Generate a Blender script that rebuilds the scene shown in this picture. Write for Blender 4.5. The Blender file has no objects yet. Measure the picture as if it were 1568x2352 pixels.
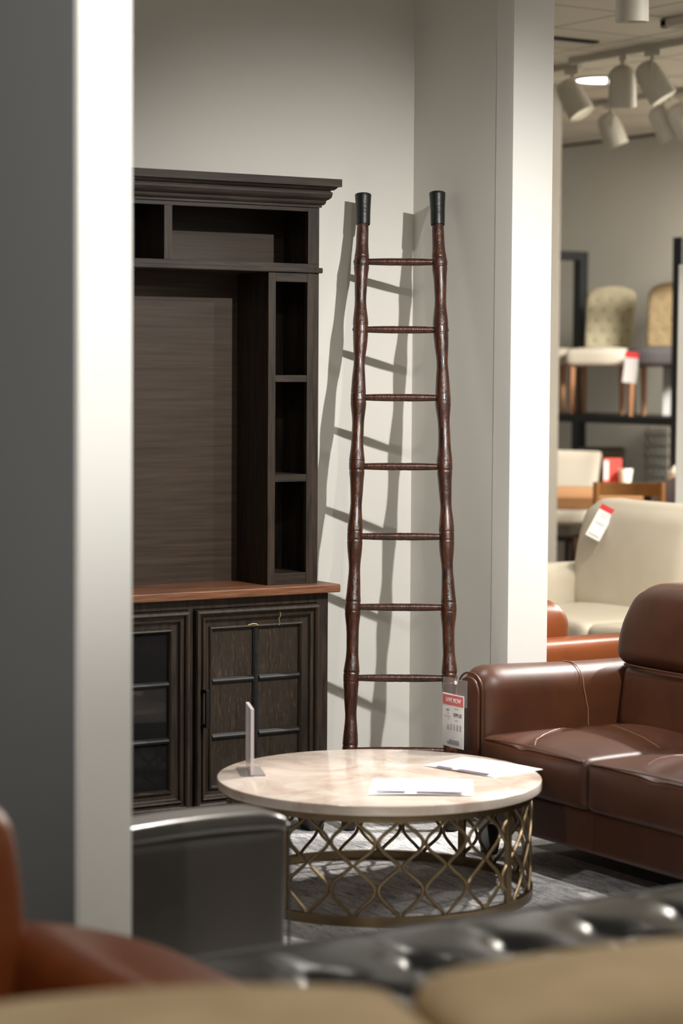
import bpy, bmesh, math, random
from mathutils import Vector, Matrix
random.seed(7)
PI=math.pi
sc=bpy.context.scene
COL=sc.collection
R=math.radians

# ------------------------------------------------------------------ materials
def mat(name, col, rough=.6, metal=0, spec=.5, coat=0, coat_rough=.1):
    m=bpy.data.materials.new(name); m.use_nodes=True
    b=m.node_tree.nodes['Principled BSDF']
    b.inputs['Base Color'].default_value=(*col,1); b.inputs['Roughness'].default_value=rough
    b.inputs['Metallic'].default_value=metal; b.inputs['Specular IOR Level'].default_value=spec
    b.inputs['Coat Weight'].default_value=coat; b.inputs['Coat Roughness'].default_value=coat_rough
    return m
def N(m,t): return m.node_tree.nodes.new(t)
def L(m,a,b): m.node_tree.links.new(a,b)
def coords(m,scale=(1,1,1),rot=(0,0,0)):
    tc=N(m,'ShaderNodeTexCoord'); mp=N(m,'ShaderNodeMapping')
    mp.inputs['Scale'].default_value=scale; mp.inputs['Rotation'].default_value=rot
    L(m,tc.outputs['Object'],mp.inputs[0]); return mp.outputs[0]
def noise(m,vec,scale,detail=4,rough=.5,dist=0):
    n=N(m,'ShaderNodeTexNoise'); n.inputs['Scale'].default_value=scale
    n.inputs['Detail'].default_value=detail; n.inputs['Roughness'].default_value=rough
    n.inputs['Distortion'].default_value=dist
    L(m,vec,n.inputs['Vector']); return n.outputs['Fac']
def ramp(m,fac,stops):
    r=N(m,'ShaderNodeValToRGB'); e=r.color_ramp.elements
    while len(e)>1: e.remove(e[-1])
    e[0].position=stops[0][0]; e[0].color=(*stops[0][1],1)
    for p,c in stops[1:]:
        k=e.new(p); k.color=(*c,1)
    L(m,fac,r.inputs[0]); return r.outputs[0]
def bsdf(m): return m.node_tree.nodes['Principled BSDF']
def bump(m,h,strength=.2,dist=.01):
    b=N(m,'ShaderNodeBump'); b.inputs['Strength'].default_value=strength; b.inputs['Distance'].default_value=dist
    L(m,h,b.inputs['Height']); L(m,b.outputs[0],bsdf(m).inputs['Normal']); return b
def wood(name,dark,light,scale=(1,1,14),rough=.5,fleck=None,coat=0,nscale=9,bstr=.08):
    m=mat(name,light,rough,coat=coat,spec=.3); v=coords(m,scale)
    n1=noise(m,v,nscale,7,.65,.3)
    c=ramp(m,n1,[(.3,dark),(.7,light)])
    if fleck:
        v2=coords(m,tuple(a*2 for a in scale)); n2=noise(m,v2,13,3,.6)
        f=ramp(m,n2,[(.60,(0,0,0)),(.68,(.8,.8,.8))])
        mx=N(m,'ShaderNodeMixRGB'); L(m,f,mx.inputs[0]); L(m,c,mx.inputs[1]); mx.inputs[2].default_value=(*fleck,1); c=mx.outputs[0]
    L(m,c,bsdf(m).inputs['Base Color']); bump(m,n1,bstr,.004); return m
def leather(name,dark,light,rough=.35,nscale=3,grain=450,gs=.12):
    m=mat(name,light,rough,spec=.5); v=coords(m)
    L(m,ramp(m,noise(m,v,nscale,5,.6,.6),[(.3,dark),(.7,light)]),bsdf(m).inputs['Base Color'])
    n=noise(m,v,grain,2); n2=noise(m,v,7,3)
    ad=N(m,'ShaderNodeMath'); ad.operation='MULTIPLY_ADD'; L(m,n2,ad.inputs[0]); ad.inputs[1].default_value=6; L(m,n,ad.inputs[2])
    bump(m,ad.outputs[0],gs,.002)
    return m
def paint(name,col,rough=.75,v_=.03):
    m=mat(name,col,rough,spec=.3); v=coords(m)
    c2=tuple(a*(1-v_) for a in col)
    L(m,ramp(m,noise(m,v,1.3,3),[(.35,c2),(.65,col)]),bsdf(m).inputs['Base Color'])
    bump(m,noise(m,v,260,2),.05,.001); return m
def glass(name,col=(1,1,1),rough=.03,alpha=.25,ior=1.45):
    m=mat(name,col,rough); b=bsdf(m); b.inputs['Alpha'].default_value=alpha; b.inputs['IOR'].default_value=ior; return m
def emis(name,col,s):
    m=mat(name,col); b=bsdf(m); b.inputs['Emission Color'].default_value=(*col,1); b.inputs['Emission Strength'].default_value=s; return m

M={}
M['wall']=paint('wall_paint',(.66,.64,.59))
M['wall_lit']=paint('wall_paint_lit',(.72,.705,.66))  # same wall paint, with the pillars' stronger light put into the colour
M['char']=paint('charcoal_paint',(.15,.15,.15),.6)
M['far']=paint('far_wall_paint',(.64,.61,.53))
M['ceil']=paint('ceiling_tile',(.72,.68,.60),.9)
M['wood_v']=wood('dark_oak_vertical',(.0055,.0042,.0035),(.040,.026,.0155),(9,9,.7))
M['wood_h']=wood('dark_oak_horizontal',(.0055,.0042,.0035),(.038,.025,.0155),(.7,9,9))
M['wood_panel']=wood('dark_oak_flecked',(.010,.007,.004),(.030,.020,.013),(14,14,.9),fleck=(.11,.072,.038))
M['wood_k']=wood('black_oak',(.004,.004,.004),(.016,.015,.014),(.7,9,9))
M['back']=wood('oak_back_panel',(.020,.0125,.0075),(.046,.030,.019),(.6,5,16),nscale=5,bstr=.03)
M['counter']=wood('worn_oak_top',(.055,.022,.011),(.21,.088,.042),(.8,9,14),nscale=8,rough=.42)
M['metal_b']=mat('black_iron',(.012,.012,.012),.45,.6)
M['leatherB']=leather('brown_leather',(.036,.0112,.0042),(.068,.0215,.0078),.44); bsdf(M['leatherB']).inputs['Specular IOR Level'].default_value=.38
M['leatherBd']=leather('brown_leather_welt',(.15,.07,.045),(.2,.1,.06),.4)
M['leatherO']=leather('orange_leather',(.19,.047,.012),(.27,.07,.018),.34)
M['leatherG']=leather('grey_leather',(.050,.044,.037),(.072,.063,.053),.30); bsdf(M['leatherG']).inputs['Coat Weight'].default_value=.4; bsdf(M['leatherG']).inputs['Coat Roughness'].default_value=.25
M['leatherK']=leather('black_leather',(.018,.020,.022),(.030,.032,.034),.24)
M['leatherC']=leather('cream_leather',(.56,.50,.39),(.62,.56,.45),.42)
M['leatherD']=leather('dark_brown_leather',(.022,.010,.008),(.032,.015,.011),.65); bsdf(M['leatherD']).inputs['Specular IOR Level'].default_value=.15
M['orangeW']=leather('tan_leather',(.23,.07,.02),(.30,.09,.026),.5)
M['foot']=mat('dark_foot',(.012,.009,.008),.4)
M['white_paper']=mat('white_paper',(.88,.88,.88),.55)
M['ink']=mat('ink',(.05,.05,.05),.6)
M['inkl']=mat('grey_ink',(.16,.16,.16),.6)
M['sheet_shade']=mat('painted_sheet_shade',(.12,.08,.13),.6)  # dark colour for the shade under the lifted sheets
M['red']=mat('red_print',(.62,.02,.02),.5)
M['clear']=glass('clear_plastic',(.9,.92,.92),.05,.09)
M['acryl']=glass('acrylic',(.72,.66,.66),.12,.62)
M['glass']=glass('cabinet_glass',(.02,.02,.02),.02,.35)
M['lampw']=mat('lamp_white',(.52,.50,.43),.5)
M['lampe']=emis('lamp_lens',(1,.98,.95),6)
M['down']=emis('downlight_lens',(1,1,.98),6)
M['blackm']=mat('black_steel',(.016,.018,.018),.5,.3)
M['cream_f']=mat('cream_upholstery',(.66,.6,.5),.8)
M['oak']=wood('light_oak',(.32,.15,.06),(.50,.26,.12),(1,8,8),rough=.45)
M['oakl']=wood('light_oak_leg',(.36,.18,.09),(.48,.25,.13),(8,8,1),rough=.45)
M['tanw']=wood('honey_wood',(.28,.12,.03),(.40,.18,.05),(1,8,8),rough=.4)
M['leg_d']=wood('brown_leg',(.10,.045,.025),(.16,.075,.04),(8,8,1),rough=.45)
M['white']=mat('white_plastic',(.78,.76,.74),.5)
M['greyf']=mat('grey_upholstery',(.085,.077,.080),.9,spec=.2)
M['olive']=mat('olive_upholstery',(.20,.18,.12),.85)
M['slot']=mat('dark_slot',(.02,.02,.02),.8)

def fabric(name,c1,c2,sc_=260):
    m=mat(name,c1,.95,spec=.15); v=coords(m)
    w=N(m,'ShaderNodeTexWave'); w.inputs['Scale'].default_value=sc_; w.inputs['Distortion'].default_value=2; L(m,v,w.inputs[0])
    L(m,ramp(m,noise(m,v,6,5),[(.3,c2),(.7,c1)]),bsdf(m).inputs['Base Color'])
    bump(m,w.outputs['Fac'],.25,.002); return m
M['beige']=fabric('beige_fabric',(.60,.46,.29),(.47,.35,.21))
M['tuft']=fabric('tufted_linen',(.47,.42,.29),(.40,.355,.24))
M['tuft2']=fabric('tufted_tan_linen',(.28,.205,.115),(.23,.165,.09))
# ladder wood : red-brown with gouge marks
def ladder_mat():
    m=mat('ladder_wood',(.12,.03,.015),.33,coat=.25,coat_rough=.2,spec=.4); v=coords(m,(10,10,.8))
    n=noise(m,v,7,8,.7,.5)
    c=ramp(m,n,[(.36,(.010,.004,.0025)),(.50,(.042,.0120,.005)),(.64,(.085,.0235,.008)),(.82,(.13,.045,.016))])
    v2=coords(m,(30,30,6)); n2=noise(m,v2,14,2,.6)
    f=ramp(m,n2,[(.66,(0,0,0)),(.72,(1,1,1))])
    mx=N(m,'ShaderNodeMixRGB'); L(m,f,mx.inputs[0]); L(m,c,mx.inputs[1]); mx.inputs[2].default_value=(.012,.006,.005,1)
    L(m,mx.outputs[0],bsdf(m).inputs['Base Color'])
    v3=coords(m,(3,3,1)); n3=noise(m,v3,40,4,.6); bump(m,n3,.55,.004); return m
M['ladder']=ladder_mat()
def cap_mat():
    m=mat('black_leather_cap',(.007,.008,.0075),.38); v=coords(m,(1,1,4))
    bump(m,noise(m,v,30,4),.35,.004); return m
M['cap']=cap_mat()
def brass():
    m=mat('antique_brass',(.30,.205,.10),.38,.85); v=coords(m)
    L(m,ramp(m,noise(m,v,9,4),[(.3,(.16,.115,.064)),(.7,(.26,.19,.105))]),bsdf(m).inputs['Base Color']); return m
M['brass']=brass()
def marble():
    m=mat('cream_marble',(.6,.5,.4),.13,spec=.5); v=coords(m,(1,1,1),(0,0,.5))
    n=noise(m,v,4.2,9,.62,1.1)
    c=ramp(m,n,[(.28,(.36,.27,.21)),(.42,(.47,.375,.305)),(.52,(.54,.45,.38)),(.62,(.60,.525,.455)),(.8,(.50,.41,.34))])
    v2=coords(m,(1,2,1),(0,0,.9)); n2=noise(m,v2,14,5,.7,.6)
    f=ramp(m,n2,[(.6,(0,0,0)),(.75,(.5,.5,.5))])
    mx=N(m,'ShaderNodeMixRGB'); L(m,f,mx.inputs[0]); L(m,c,mx.inputs[1]); mx.inputs[2].default_value=(.74,.68,.60,1)
    L(m,mx.outputs[0],bsdf(m).inputs['Base Color']); return m
M['marble']=marble()
def rugm():
    m=mat('rug',(.4,.4,.38),.95,spec=.1)
    v=coords(m,(7,1.3,1),(0,0,R(-14)))
    n=noise(m,v,9,8,.78,.5)
    v2=coords(m,(40,9,1),(0,0,R(-14))); n2=noise(m,v2,9,4,.7)
    c=ramp(m,n,[(.34,(.16,.17,.19)),(.45,(.44,.44,.45)),(.54,(.66,.64,.62)),(.75,(.78,.75,.72))])
    c2=ramp(m,n2,[(.38,(.14,.15,.17)),(.47,(1,1,1))])
    mx=N(m,'ShaderNodeMixRGB'); mx.blend_type='MULTIPLY'; mx.inputs[0].default_value=.75
    L(m,c,mx.inputs[1]); L(m,c2,mx.inputs[2]); L(m,mx.outputs[0],bsdf(m).inputs['Base Color'])
    bump(m,n2,.5,.006); return m
M['rug']=rugm()
def carpet():
    m=mat('carpet',(.12,.12,.1),.95,spec=.1); v=coords(m)
    L(m,ramp(m,noise(m,v,120,4,.7),[(.3,(.06,.06,.055)),(.7,(.17,.165,.15))]),bsdf(m).inputs['Base Color']); return m
M['carpet']=carpet()

# ------------------------------------------------------------------ mesh helpers
def new(): return bmesh.new()
def box(bm,x0,x1,y0,y1,z0,z1,bev=0):
    t=bmesh.new(); bmesh.ops.create_cube(t,size=1)
    for v in t.verts: v.co=Vector(((x0+x1)/2+v.co.x*(x1-x0),(y0+y1)/2+v.co.y*(y1-y0),(z0+z1)/2+v.co.z*(z1-z0)))
    if bev: bmesh.ops.bevel(t,geom=t.edges[:],offset=bev,segments=2,profile=.5,affect='EDGES')
    merge(bm,t); return bm
def merge(bm,t,mx=None):
    me=bpy.data.meshes.new('t'); t.to_mesh(me); t.free()
    if mx is not None: me.transform(mx)
    bm.from_mesh(me); bpy.data.meshes.remove(me)
def rbox(bm,x0,x1,y0,y1,z0,z1,r,n=14,fn=None,mx=None):
    """box with radius r edges; fn(u,v,w,co) may bend it, u,v,w in -1..1"""
    t=bmesh.new(); bmesh.ops.create_cube(t,size=2)
    bmesh.ops.subdivide_edges(t,edges=t.edges[:],cuts=n,use_grid_fill=True)
    c=Vector(((x0+x1)/2,(y0+y1)/2,(z0+z1)/2)); h=Vector(((x1-x0)/2,(y1-y0)/2,(z1-z0)/2))
    rr=min(r,h.x,h.y,h.z)
    for v in t.verts:
        u=Vector([.55*a+.45*math.sin(PI/2*a) if abs(a)<.9999 else math.copysign(1,a) for a in v.co])
        q=Vector((u.x*h.x,u.y*h.y,u.z*h.z))
        i=Vector([max(-(h[k]-rr),min(h[k]-rr,q[k])) for k in range(3)]); d=q-i
        if d.length>1e-7: q=i+d.normalized()*rr
        p=c+q
        if fn: p=fn(u.x,u.y,u.z,p)
        v.co=p
    merge(bm,t,mx); return bm
def tube(bm,pts,r,sides=8,closed=False,caps=True):
    pts=[Vector(p) for p in pts]; n=len(pts); rings=[]
    up=None
    for i,p in enumerate(pts):
        if closed: d=pts[(i+1)%n]-pts[i-1]
        else: d=pts[min(i+1,n-1)]-pts[max(i-1,0)]
        d.normalize()
        if up is None:
            up=Vector((0,0,1)) if abs(d.z)<.9 else Vector((1,0,0))
        a=(up-d*up.dot(d))
        if a.length<1e-6: a=d.orthogonal()
        a.normalize(); up=a; b=d.cross(a)
        rad=r[i] if isinstance(r,(list,tuple)) else r
        rings.append([bm.verts.new(p+(a*math.cos(2*PI*k/sides)+b*math.sin(2*PI*k/sides))*rad) for k in range(sides)])
    m=n if closed else n-1
    for i in range(m):
        A,B=rings[i],rings[(i+1)%n]
        for k in range(sides): bm.faces.new((A[k],A[(k+1)%sides],B[(k+1)%sides],B[k]))
    if caps and not closed:
        bm.faces.new(rings[0][::-1]); bm.faces.new(rings[-1])
    return bm
def prism(bm,poly,axis,a0,a1,bev=0):
    """poly: 2D list in the other two axes order; extrude along axis 0/1/2"""
    t=bmesh.new()
    def P(p,a):
        l=[0,0,0]; o=[k for k in range(3) if k!=axis]; l[axis]=a; l[o[0]]=p[0]; l[o[1]]=p[1]; return Vector(l)
    A=[t.verts.new(P(p,a0)) for p in poly]; B=[t.verts.new(P(p,a1)) for p in poly]
    t.faces.new(A[::-1]); t.faces.new(B); n=len(poly)
    for k in range(n): t.faces.new((A[k],A[(k+1)%n],B[(k+1)%n],B[k]))
    bmesh.ops.recalc_face_normals(t,faces=t.faces[:])
    if bev: bmesh.ops.bevel(t,geom=[e for e in t.edges if e.calc_face_angle(0)>.5],offset=bev,segments=3,profile=.5,affect='EDGES')
    merge(bm,t); return bm
def frame_sweep(bm,x0,x1,z0,z1,yf,prof):
    rings=[]
    for i,d in prof:
        rings.append([bm.verts.new((x,yf+d,z)) for x,z in ((x0+i,z0+i),(x1-i,z0+i),(x1-i,z1-i),(x0+i,z1-i))])
    for a,b in zip(rings,rings[1:]):
        for k in range(4): bm.faces.new((a[k],a[(k+1)%4],b[(k+1)%4],b[k]))
    return bm
def molding(bm,x0,x1,yf,yb,prof):
    """profile of (out, z) swept round left side, front, right side; closes at back"""
    rings=[]
    for path in (0,1,2,3):
        ring=[]
        for o,z in prof:
            x,y=[(x0-o,yb),(x0-o,yf-o),(x1+o,yf-o),(x1+o,yb)][path]; ring.append(bm.verts.new((x,y,z)))
        rings.append(ring)
    for a,b in zip(rings,rings[1:]):
        for k in range(len(prof)-1): bm.faces.new((a[k],b[k],b[k+1],a[k+1]))
    bm.faces.new(rings[0]); bm.faces.new(rings[3][::-1])
    # top and bottom caps
    bm.faces.new([r[-1] for r in rings]); bm.faces.new([r[0] for r in rings][::-1])
    return bm
def disc(bm,c,r,z0,z1,n=96,bev=0):
    t=bmesh.new(); bmesh.ops.create_cone(t,cap_ends=True,segments=n,radius1=r,radius2=r,depth=z1-z0)
    if bev: bmesh.ops.bevel(t,geom=[e for e in t.edges if len(e.link_faces)==2 and e.calc_face_angle(0)>.8],offset=bev,segments=3,profile=.5,affect='EDGES')
    merge(bm,t,Matrix.Translation((c[0],c[1],(z0+z1)/2))); return bm
def ring_bar(bm,c,ro,ri,z0,z1,n=128):
    P=[(ro,z0),(ro,z1),(ri,z1),(ri,z0)]; rs=[]
    for k in range(n):
        a=2*PI*k/n; rs.append([bm.verts.new((c[0]+r*math.cos(a),c[1]+r*math.sin(a),z)) for r,z in P])
    for k in range(n):
        A,B=rs[k],rs[(k+1)%n]
        for j in range(4): bm.faces.new((A[j],B[j],B[(j+1)%4],A[(j+1)%4]))
    return bm
def build(name,bm,m,parent=None,smooth=False,world=True,label=None):
    bmesh.ops.recalc_face_normals(bm,faces=bm.faces[:])
    me=bpy.data.meshes.new(name); bm.to_mesh(me); bm.free()
    me.materials.append(M[m] if isinstance(m,str) else m)
    root=parent
    if root is not None and world:
        mw=Matrix.Identity(4); p=root
        while p is not None: mw=p.matrix_basis@mw; p=p.parent
        me.transform(mw.inverted())
    if smooth:
        for p in me.polygons: p.use_smooth=True
        if smooth!='all':
            me.set_sharp_from_angle(angle=R(float(smooth) if not isinstance(smooth,bool) else 40))
    o=bpy.data.objects.new(name,me); COL.objects.link(o)
    if parent is not None: o.parent=parent
    if label: o['label']=label
    return o
def thing(name,label,cat,loc=(0,0,0),rz=0,group=None):
    o=bpy.data.objects.new(name,None); COL.objects.link(o); o.empty_display_size=.1
    o.location=loc; o.rotation_euler=(0,0,rz); o.matrix_basis=Matrix.Translation(loc)@Matrix.Rotation(rz,4,'Z')
    o['label']=label; o['category']=cat
    if group: o['group']=group
    return o
def tag(o,label,cat,group=None):
    o['label']=label; o['category']=cat
    if group: o['group']=group
    return o
def struct(name,bm,m,**k):
    o=build(name,bm,m,**k); o['kind']='structure'; return o
def copy_tree(o,parent=None):
    c=o.copy(); COL.objects.link(c); c.parent=parent
    for ch in [x for x in bpy.data.objects if x.parent==o]: copy_tree(ch,c)
    return c
def text_mesh(s,size,mx,extr=.0004):
    cu=bpy.data.curves.new('lettering','FONT'); cu.body=s; cu.size=size; cu.extrude=extr; cu.align_x='CENTER'; cu.align_y='CENTER'
    o=bpy.data.objects.new('lettering',cu); COL.objects.link(o)
    dg=bpy.context.evaluated_depsgraph_get(); me=bpy.data.meshes.new_from_object(o.evaluated_get(dg))
    bpy.data.objects.remove(o); bpy.data.curves.remove(cu); me.transform(mx)
    bm=bmesh.new(); bm.from_mesh(me); bpy.data.meshes.remove(me); return bm

# ------------------------------------------------------------------ the setting
ZC=3.4
struct('floor',box(new(),-2,13,-1.5,17,-.1,0),'carpet')
def ceiling_mat():
    m=M['ceil']; tc=N(m,'ShaderNodeTexCoord'); sx=N(m,'ShaderNodeSeparateXYZ'); L(m,tc.outputs['Object'],sx.inputs[0])
    outs=[]
    for i,off in ((0,7.455),(1,9.235)):
        a=N(m,'ShaderNodeMath'); a.operation='SUBTRACT'; L(m,sx.outputs[i],a.inputs[0]); a.inputs[1].default_value=off-.61*40
        b=N(m,'ShaderNodeMath'); b.operation='MODULO'; L(m,a.outputs[0],b.inputs[0]); b.inputs[1].default_value=.61
        c=N(m,'ShaderNodeMath'); c.operation='LESS_THAN'; L(m,b.outputs[0],c.inputs[0]); c.inputs[1].default_value=.016; outs.append(c)
    mxm=N(m,'ShaderNodeMath'); mxm.operation='MAXIMUM'; L(m,outs[0].outputs[0],mxm.inputs[0]); L(m,outs[1].outputs[0],mxm.inputs[1])
    b=bsdf(m); src=b.inputs['Base Color'].links[0].from_socket
    mx=N(m,'ShaderNodeMixRGB'); L(m,mxm.outputs[0],mx.inputs[0]); L(m,src,mx.inputs[1]); mx.inputs[2].default_value=(.27,.24,.19,1)
    L(m,mx.outputs[0],b.inputs['Base Color'])
ceiling_mat()
struct('ceiling',box(new(),-2,13,-1.5,17,ZC,ZC+.1),'ceil')
struct('wall_back',box(new(),1.2,4.98,7.2,7.36,0,ZC),'wall')
struct('wall_right',box(new(),4.81,4.98,6.676,7.2,0,ZC),'wall')
struct('trim_1',box(new(),4.8085,4.982,6.575,6.676,0,ZC,.001),'wall_lit')
# left wing wall: charcoal side, white end
struct('wall_left',box(new(),2.140,2.262,4.50,5.5,0,ZC),'char')
struct('trim_2',box(new(),2.138,2.264,4.478,4.50,0,ZC),'wall_lit')
struct('wall_far',box(new(),11.6,11.75,3,17,0,ZC),'far')
struct('wall_divider',box(new(),6.5,9.01,11.8,11.95,0,ZC),paint('taupe_paint',(.33,.30,.255)))

# ceiling vents
def vent(x0,x1,y0,y1,lab):
    tag(build('ceiling_vent',box(new(),x0,x1,y0,y1,ZC-.012,ZC),'slot'),lab,'vent','slot vents in the ceiling')
vent(7.0,7.97,10.11,10.165,'black slot vent in the ceiling right of the right pillar')
vent(7.93,7.985,8.6,9.42,'black slot vent in the ceiling at the right picture edge')
vent(11.40,11.46,14.45,15.0,'dark slot vent along the far wall, left end')
vent(11.40,11.46,13.75,14.38,'dark slot vent along the far wall, middle')
vent(11.40,11.46,13.3,13.68,'dark slot vent along the far wall, behind the right-hand far spotlights')

# ------------------------------------------------------------------ cabinet base
cab=thing('media_cabinet','dark oak media cabinet base with a reddish worn top and panelled doors','cabinet',(3.1,6.95,0))
XL,XR,YF,YB=2.09,4.15,6.719,7.18
def body():
    bm=new(); e=.002
    box(bm,XL,XL+.02,YF,YB,.09,.83); box(bm,XR-.02,XR,YF+.02,YB,.09,.83)      # sides
    box(bm,XL,XR,YB-.02,YB,.09,.83); box(bm,XL+.02,XR-.02,YF+.02,YB-.02,.12,.145)  # back, bottom
    for x in (2.587,3.112,3.613): box(bm,x-.01,x+.01,YF+.02,YB-.02,.14,.83)
    for x0,x1 in ((XL,2.148),(2.578,2.600),(3.102,3.124),(3.603,3.6245),(4.1055,XR)): box(bm,x0,x1,YF,YF+.022,.125,.83,e)
    box(bm,XL,XR,YF+.001,YF+.022,.797,.832,e); box(bm,XL,XR,YF+.001,YF+.022,.085,.1275,e)
    box(bm,2.60,3.60,YF+.05,YB-.03,.452,.466)
    return bm
build('body',body(),'wood_v',cab)
build('counter_top',box(new(),2.055,4.18,6.685,7.19,.832,.860,.004),'counter',cab,label='reddish worn wooden top board')
for x0,x1,y0,y1 in ((XL,XL+.1,YF,YF+.07),(XR-.095,XR,YF,YF+.07),(XL,XL+.08,YB-.07,YB),(XR-.08,XR,YB-.07,YB)):
    b=new(); s=1 if x0>3 else -1
    zf=.0065 if s>0 else 0
    pr=[(x0,.09),(x1,.09),(x1-.012 if s>0 else x1-.03,zf),(x0+.03 if s>0 else x0+.012,zf)]
    prism(b,pr,1,y0,y1,.004); build('foot',b,'foot',cab)
PROF=[(0,.02),(0,-.018),(.003,-.025),(.011,-.027),(.016,-.021),(.018,-.010),(.024,-.009),(.028,-.018),(.034,-.016),(.037,-.004),(.041,-.001),(.056,.001),(.060,-.007),(.065,-.009),(.069,-.002),(.072,.012)]
def door(x0,x1,glz,hx,hinge):
    z0,z1=.130,.795
    b=new(); frame_sweep(b,x0,x1,z0,z1,YF,PROF)
    fr=build('door',b,'wood_v',cab)
    ix0,ix1,iz0,iz1=x0+.07,x1-.07,z0+.07,z1-.07
    if glz: build('glass_pane',box(new(),ix0,ix1,YF+.008,YF+.012,iz0,iz1),'glass',fr,label='dark glass pane')
    else: build('panel',box(new(),ix0,ix1,YF+.008,YF+.016,iz0,iz1),'wood_panel',fr,label='flecked oak panel')
    xm=(x0+x1)/2
    def bar(bm,a0,a1,c0,c1,vert):
        w=c1-c0; P=[(c0,.010),(c0,.002),(c0+w*.25,-.004),(c0+w*.5,-.007),(c0+w*.75,-.004),(c1,.002),(c1,.010)]
        if vert: prism(bm,[(p[0],YF+p[1]) for p in P],2,a0,a1)
        else: prism(bm,[(YF+p[1],p[0]) for p in P],0,a0,a1)
    b=new(); bar(b,iz0,iz1,xm-.011,xm+.011,True); build('muntin',b,'wood_k',fr)
    for z in (.365,.553):
        b=new(); bar(b,ix0,xm-.011,z-.010,z+.010,False); bar(b,xm+.011,ix1,z-.010,z+.010,False); build('muntin',b,'wood_k',fr)
    if hx:
        b=new(); box(b,hx-.006,hx+.006,YF-.052,YF-.042,.405,.532,.001)
        box(b,hx-.006,hx+.006,YF-.045,YF-.004,.405,.417,.001); box(b,hx-.006,hx+.006,YF-.045,YF-.004,.520,.532,.001)
        build('handle',b,'metal_b',fr)
    for z in (.70,.225):
        b=new(); tube(b,[(hinge,YF-.004,z-.036),(hinge,YF-.004,z+.036)],.0045,8)
        for q in (-.012,.012): tube(b,[(hinge,YF-.004,z+q-.001),(hinge,YF-.004,z+q+.001)],.0056,8)
        build('hinge',b,'metal_b',fr)
door(2.150,2.576,False,2.55,2.146); door(2.602,3.100,True,3.075,2.600); door(3.124,3.602,True,3.15,3.606); door(3.626,4.104,False,3.652,4.108)
# a few dry fibres caught on the right door molding
b=new(); tube(b,[(3.83,YF-.008,.735),(3.845,YF-.012,.739),(3.86,YF-.008,.738),(3.868,YF-.008,.733)],.0018,5)
STRAW=mat('straw',(.5,.38,.16),.8)
tag(build('straw_fibre',b,STRAW),'short curled yellow straw fibre at the top centre of the right cabinet door panel','fibre'); b=new()
tube(b,[(3.945,YF-.024,.775),(3.948,YF-.022,.762),(3.943,YF-.018,.752),(3.950,YF-.013,.738),(3.949,YF-.01,.728)],.0008,5)
tag(build('straw_fibre',b,STRAW),'thin wavy yellow straw fibre hanging on the upper molding of the right cabinet door','fibre')

# ------------------------------------------------------------------ hutch
hut=thing('hutch','tall dark oak open-shelf hutch with crown molding standing on the cabinet','hutch',(3.1,6.9,.86))
HL,HR,HY,HB=2.11,4.131,6.76,6.985
Z0=.860
def tower(xa,xb,side):
    # xa..xb frame extents
    b=new()
    box(b,xa,xa+.029,HY,HY+.02,Z0,1.922,.0015); box(b,xb-.046 if side>0 else xb-.029,xb,HY,HY+.02,Z0,1.922,.0015)
    box(b,xa,xa+.015,HY+.02,HB,Z0,1.922); box(b,xb-.015,xb,HY+.02,HB,Z0,1.922)
    box(b,xa+.015,xb-.015,HB-.008,HB,Z0,1.922)
    o=build('tower',b,'wood_v',hut)
    xi0=xa+(.029 if side>0 else .046); xi1=xb-(.046 if side>0 else .029)
    for z0,z1 in ((Z0,.898),(1.211,1.236),(1.551,1.574),(1.890,1.922)):
        b=new(); box(b,xi0,xi1,HY+.001,HY+.02,z0,z1,.001)
        box(b,xa+.015,xb-.015,HY+.02,HB-.008,z1-.02,z1)
        build('shelf',b,'wood_h',o)
tower(3.932,HR,1)
b=new(); box(b,HL,HL+.046,HY,HY+.02,Z0,1.922,.0015); box(b,2.28,2.309,HY,HY+.02,Z0,1.922,.0015); box(b,HL,HL+.015,HY+.02,HB,Z0,1.922); box(b,2.294,2.309,HY+.02,HB,Z0,1.922); box(b,HL+.015,2.294,HB-.008,HB,Z0,1.922)
tl=build('tower',b,'wood_v',hut)
for z0,z1 in ((Z0,.898),(1.211,1.236),(1.551,1.574),(1.890,1.922)):
    b=new(); box(b,HL+.046,2.28,HY+.001,HY+.02,z0,z1,.001); box(b,HL+.015,2.294,HY+.02,HB-.008,z1-.02,z1); build('shelf',b,'wood_h',tl)
build('back_panel',box(new(),2.309,3.932,HB-.012,HB,Z0,1.922),'back',hut)
# middle rail / upper box
b=new(); box(b,HL,HR,HY,HB,1.922,1.953,.001); build('rail',b,'wood_h',hut)
b=new(); box(b,HR-.02,HR+.010,HY-.010,HY+.04,1.922,1.940,.003); box(b,HL,HR+.010,HY-.008,HY,1.922,1.938,.003); build('trim_strip',b,'wood_h',hut)
for xa,xb,xc,xd in ((HL,HL+.046,HL,HL+.015),(HR-.044,HR,HR-.015,HR)):
    b=new(); box(b,xa,xb,HY,HY+.02,1.953,2.16,.001); box(b,xc,xd,HY+.02,HB,1.953,2.16); build('upper_side',b,'wood_v',hut)
b=new(); box(b,HL+.046,HR-.044,HY+.001,HY+.02,2.130,2.16,.001); box(b,HL+.015,HR-.015,HY+.02,HB,2.145,2.16); build('upper_rail',b,'wood_h',hut)
for x in (3.536,2.71):
    b=new(); box(b,x,x+.030,HY+.001,HY+.02,1.953,2.130,.001); box(b,x+.004,x+.019,HY+.02,HB-.01,1.953,2.145); build('divider',b,'wood_v',hut)
build('upper_back_panel',box(new(),HL+.015,HR-.015,HB-.01,HB,1.953,2.145),'back',hut)
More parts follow.
